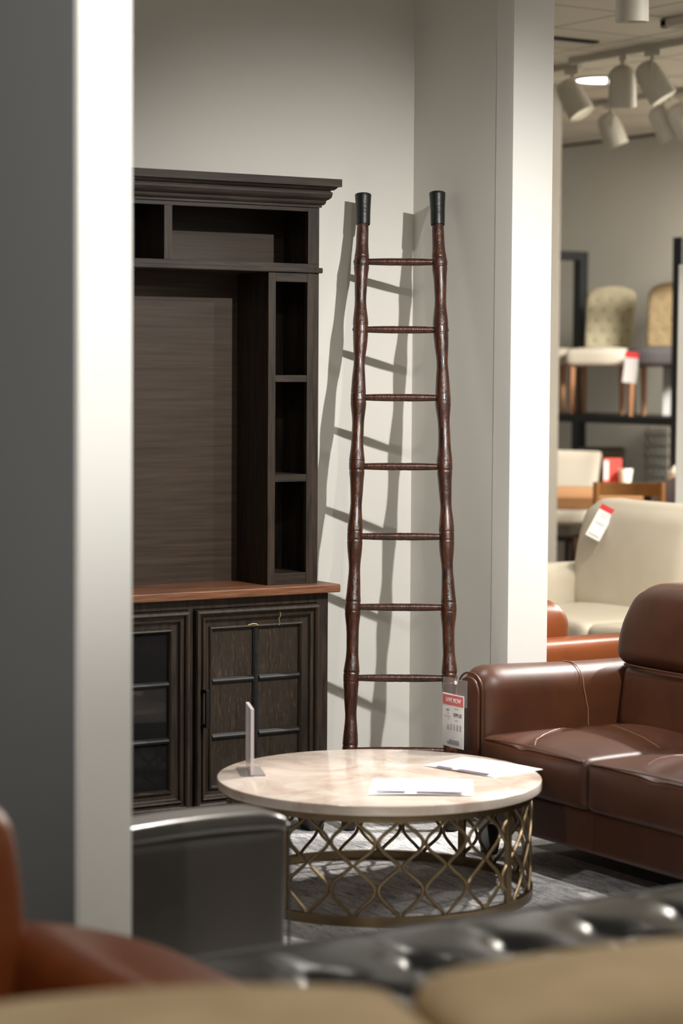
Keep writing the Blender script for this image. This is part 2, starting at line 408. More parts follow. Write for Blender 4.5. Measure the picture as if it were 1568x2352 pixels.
cp=[(0.0,2.145),(.006,2.145),(.006,2.152),(.012,2.154),(.016,2.160),(.017,2.168),(.024,2.172),(.030,2.178),(.0325,2.188),(.0325,2.196),(.028,2.198),(.028,2.203),(.036,2.203),(.042,2.208),(.046,2.213),(.056,2.214),(.056,2.240)]
b=new(); molding(b,HL,HR,HY,HB,cp); build('crown_molding',b,'wood_h',hut)

# ------------------------------------------------------------------ ladder
lad=thing('wooden_ladder','red-brown turned wooden ladder with black capped tops leaning in the corner','ladder',(4.37,6.585,0))
RL=[(4.531,7.111,2.228),(4.518,7.089,2.121),(4.495,7.064,1.983),(4.462,7.015,1.738),(4.426,6.969,1.495),(4.392,6.921,1.251),(4.356,6.874,1.006),(4.320,6.827,.761),(4.285,6.780,.518),(4.250,6.731,.272),(4.214,6.679,.007)]
RR=[(4.760,6.970,2.236),(4.747,6.947,2.125),(4.735,6.915,1.985),(4.707,6.862,1.740),(4.683,6.809,1.497),(4.656,6.756,1.253),(4.630,6.703,1.008),(4.604,6.650,.763),(4.575,6.599,.520),(4.546,6.545,.272),(4.516,6.491,.007)]
def interp(P,z):
    for a,c in zip(P,P[1:]):
        if c[2]<=z<=a[2] or c is P[-1]:
            t=(a[2]-z)/(a[2]-c[2]); return Vector(a).lerp(Vector(c),t)
ZR=[1.983,1.738,1.495,1.251,1.006,.761,.518,.272]
def rad(z):
    if z>ZR[0]:
        t=(z-ZR[0])/(2.12-ZR[0]); return .0278-.0066*math.sin(PI/2*min(1,t*1.15))
    if z<ZR[-1]:
        t=(ZR[-1]-z)/.272; return .0278-.007*math.sin(PI*min(1,t)) 
    for a,c in zip(ZR,ZR[1:]):
        if c<=z<=a:
            t=(a-z)/(a-c); t=(t-.06)/.88; t=max(0,min(1,t)); s=math.sin(PI*t)**1.3; return .0278-.0070*s
    return .026
for P in (RL,RR):
    pts=[];rs=[];z=.055; k=0
    top=2.125
    while z<top:
        w=.0012*math.sin(z*23+(2 if P is RR else 0)); p=interp(P,z); pts.append(p+Vector((w,0,0)))
        g=0
        for zr in ZR:
            if abs(abs(z-zr)-.0155)<.0016: g=.0014
        rs.append(rad(z)-g+.0006*math.sin(z*61)); z+=.003
    build('rail',tube(new(),pts,rs,20),'ladder',lad,smooth='all')
    a=interp(P,2.118); c=Vector(P[0]); d=(c-a)
    b=new(); q=[(0,.019),(.0,.0245),(.05,.0258),(.3,.0262),(.6,.0272),(.9,.0292),(.985,.0302),(1,.029),(1,.026),(.96,.024),(.96,.001)]
    tube(b,[a+d*t for t,_ in q],[r for _,r in q],24); build('end_cap',b,'cap',lad,smooth=50,label='black leather-bound end cap')
    a=interp(P,.0575); c=Vector((P[-1][0],P[-1][1],0.012))
    b=new(); tube(b,[a,a.lerp(c,.1),c.lerp(a,.1),Vector((c.x,c.y,.0068))],[.022,.026,.026,.023],20); build('foot_cap',b,'foot',lad,smooth=50,label='black foot cap')
for zr in ZR:
    a=interp(RL,zr); c=interp(RR,zr); n=24; pts=[];rs=[]
    for k in range(n+1):
        t=-.0+k/n; pts.append(a.lerp(c,t)); u=2*t-1
        g=.0012 if abs(abs(u)-.09)<.05 else 0
        rs.append(.0138-.0038*abs(u)**2.2-g*.5)
    build('rung',tube(new(),pts,rs,14),'ladder',lad,smooth='all')
    for e,s in ((a,-1),(c,1)):
        pass
for P,s in ((RL,-1),(RR,1)):
    dv=(Vector(RR[2])-Vector(RL[2])).normalized()*s
    for zr in ZR[:2]:
        e=interp(P,zr); b=new(); tube(b,[e+dv*.02,e+dv*.0275,e+dv*.0285],[.0055,.0055,.003],10); build('peg',b,'foot',lad,smooth=True)
tag(build('floor_block',box(new(),4.16,4.262,6.84,6.90,.0062,.036,.004),'white'),'small white block on the floor between cabinet foot and ladder foot','block')

# ------------------------------------------------------------------ rug
b=new(); rbox(b,2.35,4.60,4.0,7.195,0,.006,.002,n=1)
tag(build('area_rug',b,'rug'),'light grey area rug with dark streaks under the round table','rug')

# ------------------------------------------------------------------ coffee table
TC=(3.797,5.845); FL=.006
tab=thing('coffee_table','round coffee table with cream marble top on a pierced brass drum','table',(TC[0],TC[1],FL))
build('tabletop',disc(new(),TC,.494,.331,.360,128,.003),'marble',tab,smooth=True,label='cream marble top')
build('top_ring',ring_bar(new(),TC,.470,.452,.308,.331),'brass',tab,smooth=True)
build('bottom_ring',ring_bar(new(),TC,.470,.452,FL,FL+.028),'brass',tab,smooth=True)
va=math.atan2(.835,.550)  # line of sight to the table
b=new(); rC=.461; na=42; ph0=va+PI-R(8.8)
lev=[.312,.247,.180,.110,.034]
for k in range(na):
    a0=ph0+k*2*PI/na; a1=ph0+(k+1)*2*PI/na
    A,B=(a0,a1) if k%2==0 else (a1,a0)
    da=(B-A); o=math.copysign(.0042/rC,da); pts=[]
    for s in range(4):
        z0,z1=lev[s],lev[s+1]
        for q in range(8 if s<3 else 9):
            t=q/8; tt=t if s%2==0 else 1-t
            f=.5*(1-math.cos(PI*tt))/2+.5*math.sin(PI/2*tt)
            an=A+o+(da-2*o)*f
            pts.append((TC[0]+rC*math.cos(an),TC[1]+rC*math.sin(an),z0+(z1-z0)*t))
    tube(b,pts,.0056,6)
build('lattice',b,'brass',tab,smooth=True)
for d in (55.8,-36,145,-125):
    a=va+PI+R(d); c,s=math.cos(a),math.sin(a)
    b=new(); box(b,-.006,.006,-.012,.012,FL+.02,.32,.001)
    b.transform(Matrix.Translation((TC[0]+.461*c,TC[1]+.461*s,0))@Matrix.Rotation(a,4,'Z')); build('post',b,'brass',tab)

def quad_sheet(bm,c,z,th,lift=None):
    n=8; top=[]
    for i in range(n+1):
        row=[]
        for j in range(n+1):
            u,v=i/n,j/n
            p=Vector(c[0]).lerp(Vector(c[1]),u).lerp(Vector(c[3]).lerp(Vector(c[2]),u),v)
            dz=lift(u,v) if lift else 0
            row.append(bm.verts.new((p.x,p.y,z+th+dz)))
        top.append(row)
    for i in range(n):
        for j in range(n): bm.faces.new((top[i][j],top[i+1][j],top[i+1][j+1],top[i][j+1]))
    r=bmesh.ops.extrude_face_region(bm,geom=bm.faces[:])
    for v in r['geom']:
        if isinstance(v,bmesh.types.BMVert): v.co.z-=th
    return bm
ZT=.3605
p1=[(3.746,5.800),(4.001,5.644),(3.850,5.424),(3.592,5.592)]
sh=thing('paper_sheet','white paper sheets lying near the front centre of the marble table','paper',(3.8,5.6,ZT))
build('sheet',quad_sheet(new(),p1,ZT,.002,lambda u,v:.004*math.sin(PI*u)*v),'white_paper',sh)
b=new()
def strip(bm,a,c,w,z):
    a=Vector((*a,0)); c=Vector((*c,0)); d=(c-a).normalized(); n=Vector((-d.y,d.x,0))*w/2
    vs=[bm.verts.new(Vector((p.x,p.y,z))) for p in (a-n,c-n,c+n,a+n)]; bm.faces.new(vs)
    vs=[bm.verts.new(Vector((p.x,p.y,z+.0006))) for p in (a-n,c-n,c+n,a+n)]; bm.faces.new(vs)
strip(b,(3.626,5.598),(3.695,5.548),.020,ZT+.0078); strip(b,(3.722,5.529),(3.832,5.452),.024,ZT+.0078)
build('print_or_shade_line',b,'sheet_shade',sh)  # painted shade under the sheet's raised front edge, not print
p2=[(4.012,5.921),(4.210,5.985),(4.292,5.678),(4.081,5.641)]
sh=thing('paper_sheet','white paper sheets overhanging the right edge of the marble table','paper',(4.1,5.8,ZT))
build('sheet',quad_sheet(new(),p2,ZT,.002,lambda u,v:.003*math.sin(PI*v)),'white_paper',sh)
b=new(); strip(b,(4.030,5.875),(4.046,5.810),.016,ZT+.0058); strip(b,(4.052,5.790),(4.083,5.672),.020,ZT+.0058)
build('print_or_shade_line',b,'sheet_shade',sh)  # dark strips painting the shade along this sheet's edge
# acrylic sign holder, seen almost edge-on
sg=thing('sign_holder','small upright acrylic sign holder on the left of the marble table','sign',(3.48,6.09,ZT))
dv=Vector((.50,.866,0)); nv=Vector((-.866,.50,0))
def slab(bm,c,along,thick,la,th,z0,z1,bev=.001):
    t=bmesh.new(); bmesh.ops.create_cube(t,size=1)
    for v in t.verts: v.co=Vector((v.co.x*la,v.co.y*th,(z0+z1)/2+v.co.z*(z1-z0)))
    a=math.atan2(along.y,along.x); merge(bm,t,Matrix.Translation((c[0],c[1],0))@Matrix.Rotation(a,4,'Z'))
dv2=Vector((math.cos(R(66)),math.sin(R(66)),0))
b=new(); slab(b,(3.487,6.098),dv2,None,.155,.010,ZT+.004,ZT+.205); build('upright',b,'acryl',sg)
b=new(); slab(b,(3.490,6.096),dv2,None,.155,.075,ZT,ZT+.004); build('base_plate',b,glass('grey_acrylic',(.30,.27,.27),.1,.5),sg)

# ------------------------------------------------------------------ brown leather sofa
sof=thing('leather_sofa','chestnut brown leather sofa with rounded arm and seamed cushions beside the round table','sofa',(4.85,5.4,0))
def arch(y0,y1,z0,z1,r,n=10):
    pts=[(y0,z0),(y1,z0)]
    for k in range(n+1):
        a=PI/2*k/n; pts.append((y1-r+r*math.cos(a),z1-r+r*math.sin(a)))
    for k in range(n+1):
        a=PI/2+PI/2*k/n; pts.append((y0+r+r*math.cos(a),z1-r+r*math.sin(a)))
    return pts
def sofa_arm(y0,y1,inner):
    b=new()
    def fn(u,v,w,p):
        # arm top swells a little at the front and dips at mid length
        t=(p.x-4.33)/.9; k=max(0,(p.z-.35)/.27)
        p.z+= k*(.006*math.cos(min(1,t*1.6)*PI)); p.y+= inner*.010*math.sin(PI*min(1,max(0,(p.z-.2)/.42)))*math.exp(-((t-.1)/.5)**2)
        return p
    rbox(b,4.335,5.24,y0,y1,.12,.622,.072,n=26,fn=fn)
    o=build('arm',b,'leatherB',sof,smooth='all')
    pts=[(4.3395,y,z) for y,z in arch(y0+.014,y1-.014,.135,.606,.062)]
    build('welt',tube(new(),pts,.0038,6,closed=True),'leatherB',o,smooth=True)
    b=new()
    prism(b,arch(y0+.026,y1-.026,.145,.594,.056),0,4.329,4.341,.004); build('front_panel',b,'leatherB',o,smooth=30)
    pts=[(4.80+.04*max(0,(.62-z))*0,y,z) for y,z in arch(y0-.0005,y1+.0005,.4,.6225,.073)][2:]
    return o
arm1=sofa_arm(6.052,6.222,-1); 
# seam over the arm
pts=[]
for k in range(11):
    a=PI/2*k/10; pts.append((4.765,6.052-.0080+.074-.074*math.cos(a),.6235-.074+.074*math.sin(a)-.003))
pts=[(4.79,6.047,.40),(4.785,6.045,.47)]+pts+[(4.765,6.16,.620)]
pts=[(a-.03,b_,c_) for a,b_,c_ in pts]
build('seam',tube(new(),pts,.0022,6),'leatherBd',arm1,smooth=True,label='pale stitched seam')
sofa_arm(4.55,4.72,1)
def seat_fn(y0,y1):
    ym=(y0+y1)/2
    def groove(d,w,a): return -a*math.exp(-(d/w)**2)
    def fn(u,v,w,p):
        k=max(0,w)
        x=max(0,(p.x-4.33)/.62); y=(p.y-y0)/(y1-y0)
        cr=.026*(1-v*v)*(1-(2*x-1)**4)*k
        # quilting seams: an arc from the front far corner and one across the back
        d1=(y-(.60+.34*x**.8)) ; d2=x-(.52+.10*math.sin(PI*y))
        cr+=k*(groove(d1,.05,.009)*(1 if x<.75 else .3)+groove(d2,.045,.008)*(1 if y>.1 else .2))
        p.z+=cr
        if u<-.5: p.x-= .012*(1-w*w)*(1-v*v)
        return p
    return fn
for y0,y1 in ((5.512,6.062),(4.71,5.508)):
    b=new(); rbox(b,4.327,5.02,y0,y1,.252,.412,.024,n=34,fn=seat_fn(y0,y1)); o=build('seat_cushion',b,'leatherB',sof,smooth='all')
    pts=[(4.327+.004,y,.4095) for y in [y0+.02+(y1-y0-.04)*k/16 for k in range(17)]]
    build('welt',tube(new(),[(4.330-.004*math.sin(PI*k/16),p[1],.4035+.010*math.sin(PI*k/16)) for k,p in enumerate(pts)],.0028,6),'leatherB',o,smooth=True)
    from mathutils.bvhtree import BVHTree
    bt=BVHTree.FromPolygons([v.co for v in o.data.vertices],[p.vertices for p in o.data.polygons])
    for pl in (((4.345,5.79),(4.40,5.855),(4.47,5.91),(4.56,5.965),(4.64,6.01)),((4.80,5.98),(4.75,5.90),(4.725,5.80),(4.70,5.70),(4.675,5.61),(4.66,5.55)),((4.40,5.30),(4.49,5.36),(4.574,5.383),(4.65,5.37)),((4.72,5.42),(4.72,5.2),(4.70,5.0))):
        if not all(y0<q[1]<y1 for q in pl): continue
        pts=[]
        for a_,c_ in zip(pl,pl[1:]):
            for k in range(6):
                x_=a_[0]+(c_[0]-a_[0])*k/6; y_=a_[1]+(c_[1]-a_[1])*k/6
                h=bt.ray_cast(Vector((x_-4.85,y_-5.4,1)),Vector((0,0,-1)))[0]
                if h: pts.append((x_,y_,h.z+.0004))
        build('seam',tube(new(),pts,.0011,5),'leatherBd',o,smooth=True,label='pale stitched seam')
b=new(); rbox(b,4.352,5.22,4.60,6.16,.115,.262,.022,n=20); build('base',b,'leatherB',sof,smooth='all')
build('base_seam',tube(new(),[(4.3515,5.50,.13),(4.3515,5.50,.245)],.0022,6),'leatherB',sof,smooth=True)
def back_fn(u,v,w,p):
    h=(p.z-.40)/.47
    p.x+=.07*h + .0
    if h>.45 and u<0: p.x-=.028*math.sin(PI*min(1,(h-.45)/.5))*(1-.3*abs(v))
    if u<0: p.x-=.02*(1-v*v)
    if w>0: p.z+=.006*math.sin(9*p.y)*(w**4)
    # swell outwards over the arm in the head section
    if h>.45: p.y+=.025*math.copysign(1,v)*abs(v)**3*math.sin(PI*min(1,(h-.42)/.6))
    return p
def head_fn(u,v,w,p):
    h=(p.z-.40)/.47; k=max(0,(h-.44)/.6)
    p.x+=.085*h-.016*math.sin(PI*min(1,k))*(u<0)-.02*(1-v*v)*(u<0)
    if w>0: p.z+=.005*math.sin(9*p.y)*(w**4)-.03*max(0,v)**4*w
    p.y-=.075*k*k*max(0,v)**2
    return p
for y0,y1 in ((5.512,6.045),(4.73,5.506)):
    b=new(); rbox(b,4.868,5.10,y0,y1,.40,.615,.03,n=16,fn=back_fn); o=build('back_cushion',b,'leatherB',sof,smooth='all')
    b=new(); rbox(b,4.852,5.13,y0-.004,y1+(.05 if y1>6 else .002),.608,.892,.055,n=30,fn=head_fn); build('headrest',b,'leatherB',o,smooth='all')
    pts=[(4.860+.07*.46-.02*(1-(2*k/20-1)**2),y0+.02+(y1-y0-.04)*k/20,.614) for k in range(21)]
    build('welt',tube(new(),pts,.004,6),'leatherB',o,smooth=True)
b=new(); rbox(b,5.08,5.26,4.60,6.15,.12,.80,.05,n=14); build('back_frame',b,'leatherB',sof,smooth='all')
for x,y in ((4.42,6.13),(4.42,4.66),(5.16,6.13),(5.16,4.66)):
    b=new(); prism(b,[(x-.035,.118),(x+.035,.118),(x+.012,.006),(x-.018,.006)],1,y-.03,y+.03,.004); build('foot',b,'foot',sof)

# price tag hanging on the arm
pt=thing('price_tag','clear-sleeved price tag with red band hanging on the brown sofa arm','price tag',(4.30,6.17,.36))
XT=4.306
# clear holder plate, card; local plane is y-z facing -X
build('clear_holder',box(new(),XT-.006,XT-.0045,6.100,6.238,.497,.586,.0006),'clear',pt)
cd=build('card',box(new(),XT-.0015,XT,6.124,6.246,.357,.532,.0006),'white_paper',pt)
build('red_band',box(new(),XT-.0022,XT-.0014,6.126,6.244,.495,.5285),'red',cd,label='red printed band')
MXT=Matrix(((0,0,-1,XT-.0024),(-1,0,0,0),(0,1,0,0),(0,0,0,1)))
def tx(s,size,y,z,m,lab=None,sx=1):
    mm=Matrix.Translation((0,y,z))@MXT@Matrix.Diagonal((sx,1,1,1)); return build('lettering',text_mesh(s,size,mm),m,cd,label=lab)
tx('SAVE NOW',.021,6.183,.5115,'white_paper','white letters',.8)
MXT=Matrix(((0,0,-1,XT-.0018),(-1,0,0,0),(0,1,0,0),(0,0,0,1)))
tx('1099.00',.0185,6.160,.464,'ink','black price figures',.85)
b=new()
def bars(y0,y1,z,th=.0015): box(b,XT-.0021,XT-.0014,y0,y1,z-th/2,z+th/2)
bars(6.155,6.178,.4845); bars(6.205,6.225,.480); bars(6.208,6.222,.476); bars(6.208,6.216,.466); bars(6.196,6.234,.457,.001); bars(6.205,6.212,.449); bars(6.155,6.172,.447)
build('small_print',b,'inkl',cd); b=new()
for r in range(5):
    for c in range(5):
        if r==0 and c==0: continue
        y=6.212-c*.0175; bars(y-.0045 if c else y-.006,y+.0045 if c else y+.006,.432-r*.0042,.0017 if c>2 else .0011)
build('small_print',b,'inkl',cd); b=new()
for r in range(6): bars(6.150-.004*(r%2),6.205+.012*(r>2),.381-r*.0028,.0009)
build('small_print',b,'inkl',cd)
build('hang_loop',tube(new(),[(XT+.003,6.165,.61),(XT-.004,6.166,.59),(XT-.006,6.166,.577)],.001,5),'clear',pt)
b=new(); box(b,XT-.009,XT-.003,6.162,6.170,.568,.578,.001); build('clip',b,'white',pt)

# ------------------------------------------------------------------ grey tub chair (left, behind the white pillar)
gc=thing('leather_chaise','dark grey leather chaise with one padded arm left of the round table','chaise',(2.55,5.0,0))
def garm(y0,y1):
    b=new(); rbox(b,2.300,2.776,y0+.012,y1-.012,.10,.515,.02,n=14); o=build('arm',b,'leatherG',gc,smooth='all')
    def fn(u,v,w,p):
        t=(p.x-2.30)/.476
        p.z+=.010*math.sin(PI*min(1,t*.9))-.016*max(0,(t-.86)/.14)**2*(1 if w>0 else .3); return p
    b=new(); rbox(b,2.296,2.782,y0-.002,y1+.002,.500,.545,.022,n=18,fn=fn); build('arm_pad',b,'leatherG',o,smooth='all')
    build('piping',tube(new(),[(2.30+.478*k/14,y0+.009,.505+.010*math.sin(PI*k/14*.9)) for k in range(15)]+[(2.779,y0+.009,.48),(2.779,y0+.009,.12)],.004,6),'leatherG',o,smooth=True)
garm(4.66,4.80)
b=new(); rbox(b,2.36,2.77,4.80,5.30,.10,.40,.04,n=12); build('seat_cushion',b,'leatherG',gc,smooth='all')
b=new(); rbox(b,2.283,2.35,4.80,5.30,.10,.60,.03,n=12); build('backrest',b,'leatherG',gc,smooth='all')
for x in (2.35,2.72):
    for y in (4.72,5.24):
        z=.0065 if x>2.38 else 0.0005
        b=new(); tube(b,[(x,y,.102),(x,y,z)],[.028,.02],10); build('leg',b,'foot',gc)

# ------------------------------------------------------------------ black tufted ottoman
ot=thing('tufted_ottoman','black button-tufted leather ottoman in front of the round table','ottoman',(2.65,3.35,0))
tufts=[]
for r in range(4):
    for k in range(-4,9):
        tufts.append((2.372+.228*k+(.114 if r%2 else 0),3.492-.215*r+.012*k))
OX0,OX1,OY0,OY1=1.96,3.75,2.72,3.765
def ott():
    bm=new(); nx,ny=150,90; g=[]
    for i in range(nx+1):
        row=[]
        for j in range(ny+1):
            x=OX0+(OX1-OX0)*i/nx; y=OY0+(OY1-OY0)*j/ny
            e=min(x-OX0,OX1-x,y-OY0,OY1-y)
            z=.480+.028*(1-math.exp(-max(e,0)/.03))
            # dimples and pleats
            dd=sorted(((x-a)**2+(y-c)**2)**.5 for a,c in tufts)[:2]
            z-=.050*math.exp(-(dd[0]/.036)**1.3)
            # diamond pleats between neighbours
            a=(x-2.372)/.114; c=(3.492+.012*(x-2.372)/.228-y)/.215
            if -.05<c: 
                s1=(a/2+c/2); s2=(a/2-c/2)
                for s in (s1,s2):
                    q=abs(s-round(s)); z-=.014*math.exp(-(q/.055)**1.2)
            else:
                q=abs(a/2-round(a/2)); z-=.012*math.exp(-(q/.06)**1.5)*math.exp(-((-c)/.9))
            row.append(bm.verts.new((x,y,z)))
        g.append(row)
    for i in range(nx):
        for j in range(ny): bm.faces.new((g[i][j],g[i+1][j],g[i+1][j+1],g[i][j+1]))
    return bm
build('tufted_top',ott(),'leatherK',ot,smooth='all')
b=new(); box(b,OX0,OX1,OY0,OY1,.14,.484,.006); build('side_panel',b,'leatherK',ot)
build('piping',tube(new(),[(OX0,OY0,.487),(OX1,OY0,.487),(OX1,OY1,.487),(OX0,OY1,.487)],.009,8,closed=True),mat('light_piping',(.12,.12,.12),.35),ot,smooth=True,label='glossy welt around the top edge')
for a,c in tufts:
    if OX0+.06<a<OX1-.06 and OY0+.06<c<OY1-.06:
        t=new(); bmesh.ops.create_uvsphere(t,u_segments=12,v_segments=8,radius=.013,matrix=Matrix.Translation((a,c,.462))@Matrix.Diagonal((1,1,.6,1))); build('button',t,'leatherK',ot,smooth='all')
for x in (OX0+.1,OX1-.1):
    for y in (OY0+.1,OY1-.1): build('leg',tube(new(),[(x,y,.142),(x,y,.0005)],[.035,.022],12),'foot',ot)

# ------------------------------------------------------------------ orange leather armchair (left foreground)
oc=thing('leather_armchair','orange-brown leather armchair with a sloping arm in the left foreground','armchair',(1.3,3.2,0))
def oarm(x0,x1):
    b=new()
    def fn(u,v,w,p):
        t=max(0,(p.x-x0)/(x1-x0))
        if p.z>.3: p.z-=(.012+.03*t+.08*t**2)*(p.z-.3)/.36
        return p
    rbox(b,x0,x1,2.72,3.60,.12,.685,.07,n=24,fn=fn); return build('arm',b,'leatherO',oc,smooth='all')
oarm(1.53,1.92); oarm(.62,.86)
def obf(u,v,w,p):
    if w>0: p.x-=.04*w*w*max(0,v*0+u)
    return p
b=new(); rbox(b,.80,1.575,3.44,3.62,.15,.90,.07,n=18,fn=obf); build('backrest',b,'leatherO',oc,smooth='all')
b=new(); rbox(b,.86,1.53,2.76,3.44,.14,.46,.06,n=12); build('seat_cushion',b,'leatherO',oc,smooth='all')
for x in (.74,1.76):
    for y in (2.82,3.48): build('leg',tube(new(),[(x,y,.13),(x,y,.0005)],[.03,.02],10),'foot',oc)

# ------------------------------------------------------------------ beige fabric sofa (nearest)
bs=thing('fabric_sofa','beige woven fabric sofa back across the bottom of the picture','sofa',(1.55,2.25,0),R(-15))
def bcush(x0,x1,zt):
    def fn(u,v,w,p):
        if w>0: p.z+=.022*(1-u*u)*w
        p.y+=.02*(1-u*u)*v; return p
    b=new(); rbox(b,x0,x1,-.11,.13,.42,zt,.042,n=18,fn=fn); build('back_cushion',b,'beige',bs,smooth='all',world=False)
bcush(-.72,-.012,.832); bcush(-.002,.78,.846)
b=new(); rbox(b,-.78,.84,.10,.24,.12,.76,.05,n=10); build('back_frame',b,'beige',bs,smooth='all',world=False)
b=new(); rbox(b,-.78,.84,-.62,.12,.10,.44,.04,n=10); build('seat_base',b,'beige',bs,smooth='all',world=False)
for x in (-.7,.76):
    for y in (-.54,.14): build('leg',tube(new(),[(x,y,.13),(x,y,.0005)],[.03,.02],10),'foot',bs,world=False)

# ------------------------------------------------------------------ orange sofa behind the right pillar
os_=thing('leather_sofa','glossy orange-brown leather sofa seen past the right pillar','sofa',(5.4,7.2,0))
b=new(); rbox(b,5.03,5.78,6.80,6.96,.12,.592,.05,n=20); build('arm',b,'leatherO',os_,smooth='all')
b=new(); rbox(b,5.10,5.41,6.93,8.5,.15,.725,.11,n=18); build('backrest',b,'leatherO',os_,smooth='all')
b=new(); rbox(b,5.22,5.84,6.96,8.45,.12,.44,.05,n=12); build('seat_cushion',b,'leatherO',os_,smooth='all')
for x in (5.1,5.7):
    for y in (6.88,8.35): build('leg',tube(new(),[(x,y,.14),(x,y,.0005)],[.03,.02],10),'foot',os_)

# ------------------------------------------------------------------ cream sofa
cs=thing('leather_sofa','cream leather sofa with a tall rounded back and a hanging tag','sofa',(7.1,8.4,0))
b=new(); rbox(b,6.55,7.42,9.12,9.36,.10,.628,.09,n=18); build('arm',b,'leatherC',cs,smooth='all')
def csb(u,v,w,p):
    h=(p.z-.4)/.55; p.x+=.08*h-.05*(1-v*v)-.03*(1-w*w)
    if w>0: p.y-=.03*w*w*max(0,v)
    return p
b=new(); rbox(b,7.10,7.36,8.30,9.20,.38,.955,.085,n=24,fn=csb); build('back_cushion',b,'leatherC',cs,smooth='all')
b=new(); rbox(b,7.10,7.36,7.16,8.28,.38,.945,.11,n=24,fn=csb); build('back_cushion',b,'leatherC',cs,smooth='all')
def css(u,v,w,p):
    p.z+=.02*(1-v*v)*max(0,w); return p
for y0,y1 in ((8.30,9.115),(7.48,8.295)):
    b=new(); rbox(b,6.50,7.20,y0,y1,.24,.44,.04,n=16,fn=css); build('seat_cushion',b,'leatherC',cs,smooth='all')
b=new(); rbox(b,6.54,7.40,7.2,9.30,.08,.26,.03,n=8); build('base',b,'leatherC',cs,smooth='all')
for x in (6.65,7.3):
    for y in (7.3,9.24): build('leg',tube(new(),[(x,y,.11),(x,y,.0005)],[.03,.02],10),'foot',cs)
# its tag
tg=thing('price_tag','white price tag with red top lying askew on the cream sofa back','price tag',(7.1,9.1,.8))
mt=Matrix.Translation((7.140,9.14,.845))@Matrix.Rotation(R(-52),4,'Z')@Matrix.Rotation(R(16),4,'Y')
def tagbox(nm,a,m,par):
    b=new(); t=new(); box(t,*a); merge(b,t,mt@Matrix.Rotation(R(0),4,'X')); return b
rot=Matrix.Translation((7.075,8.91,.855))@Matrix.Rotation(R(-40),4,'Z')@Matrix.Rotation(R(-13),4,'X')@Matrix.Rotation(R(27),4,'Y')
def tb(a):
    b=new(); t=new(); box(t,*a); merge(b,t,rot); return b
cd2=build('card',tb((-.038,.038,-.001,.001,-.092,.082)),'white_paper',tg)
build('red_band',tb((-.038,.038,-.0018,-.0008,.054,.082)),'red',cd2,label='red printed band')
for z,w in ((.035,.02),(.022,.015),(-.01,.025),(-.018,.02),(-.075,.03),(-.080,.03)):
    build('print_or_shade_line',tb((-w,w,-.0018,-.0008,z-.001,z+.001)),'inkl',cd2)

# ------------------------------------------------------------------ storage rack
rk=thing('display_rack','black steel shelving rack against the far wall','rack',(11.0,13.3,0))
def fr(y,lab):
    b=new(); s=.05
    box(b,10.62,10.62+.07,y-s,y+s,0,2.53,.003); box(b,11.32,11.39,y-s,y+s,0,2.53,.003); box(b,10.69,11.32,y-s,y+s,2.46,2.53,.003)
    build('end_frame',b,'blackm',rk)
fr(12.56,''); fr(14.60,'')
build('shelf_board',box(new(),10.64,11.36,12.62,14.55,1.205,1.262,.004),'blackm',rk)
build('shelf_board',box(new(),10.64,11.36,12.62,14.55,.30,.35,.004),'blackm',rk)

def dining_chair(label,loc,rz,seatm,backm,legm,tufted,group,backz=.98,seat_w=.5,nback=True):
    t=thing('dining_chair' if nback else 'stool',label,'chair' if nback else 'stool',loc,rz,group)
    w=seat_w/2
    def sf(u,v,w_,p):
        p.z+=.02*(1-u*u)*(1-v*v)*max(0,w_); return p
    b=new(); rbox(b,-w,w,-.25,.24,.36,.49,.045,n=14,fn=sf); build('seat',b,seatm,t,smooth='all',world=False)
    if nback:
        btn=[]
        if tufted:
            for r in range(5):
                for k in range(-2,3):
                    x=k*.1+(.05 if r%2 else 0)
                    if abs(x)<.16: btn.append((x,.56+r*.078))
        def bf(u,v,w_,p):
            h=(p.z-.5)/.46; p.y+=.13*h; p.x*=(.80+.07*h)
            if w_>0: p.z+=(.04*math.cos(PI/2*u)**.7-.03*abs(u)**4)*max(0,w_)**2
            return p
        b=new(); rbox(b,-.225,.225,.17,.25,.50,backz-.03,.03,n=20,fn=bf)
        if tufted:
            for v in b.verts:
                for x,z in btn:
                    d=((v.co.x-x)**2+(v.co.z-z)**2)**.5
                    if d<.05 and v.co.y<.24+.13*(z-.5)/.46: v.co.y+=.010*math.exp(-(d/.022)**2)
        build('backrest',b,backm,t,smooth='all',world=False)
        for x,z in btn:
            q=new(); bmesh.ops.create_uvsphere(q,u_segments=8,v_segments=6,radius=.010,matrix=Matrix.Translation((x,.175+.13*(z-.5)/.46,z))); build('button',q,'olive',t,world=False)
    for x in (-w+.05,w-.05):
        for y in (-.20,.20):
            b=new(); sx=.02 if x<0 else -.02
            tube(b,[(x,y,.38),(x*1.02,y+(.05 if y>0 else 0),.001)],[.026,.018],4); build('leg',b,legm,t,world=False)
    return t
SH=1.2625; G='dining chairs on the black rack'
dining_chair('cream dining chair with pale tufted back on the black rack shelf',(10.95,13.80,SH),R(-50),'cream_f','tuft','oakl',True,G,.97,.48)
dining_chair('grey-seated dining chair with tan tufted back on the black rack shelf',(10.97,13.10,SH),R(-52),'greyf','tuft2','oakl',True,G,.98,.50)
dining_chair('white round-edged stool at the left end of the black rack shelf',(10.80,14.30,SH),R(-50),'cream_f','tuft','oakl',False,None,.9,.44,False)
b=new(); box(b,-.16,.16,-.01,.01,0,.36,.003); b.transform(Matrix.Translation((11.25,13.20,SH))@Matrix.Rotation(R(-39),4,'Z'))
tag(build('white_board',b,mat('grey_white_card',(.45,.44,.43),.7)),'white board standing behind the grey-seated chair on the rack shelf','board')
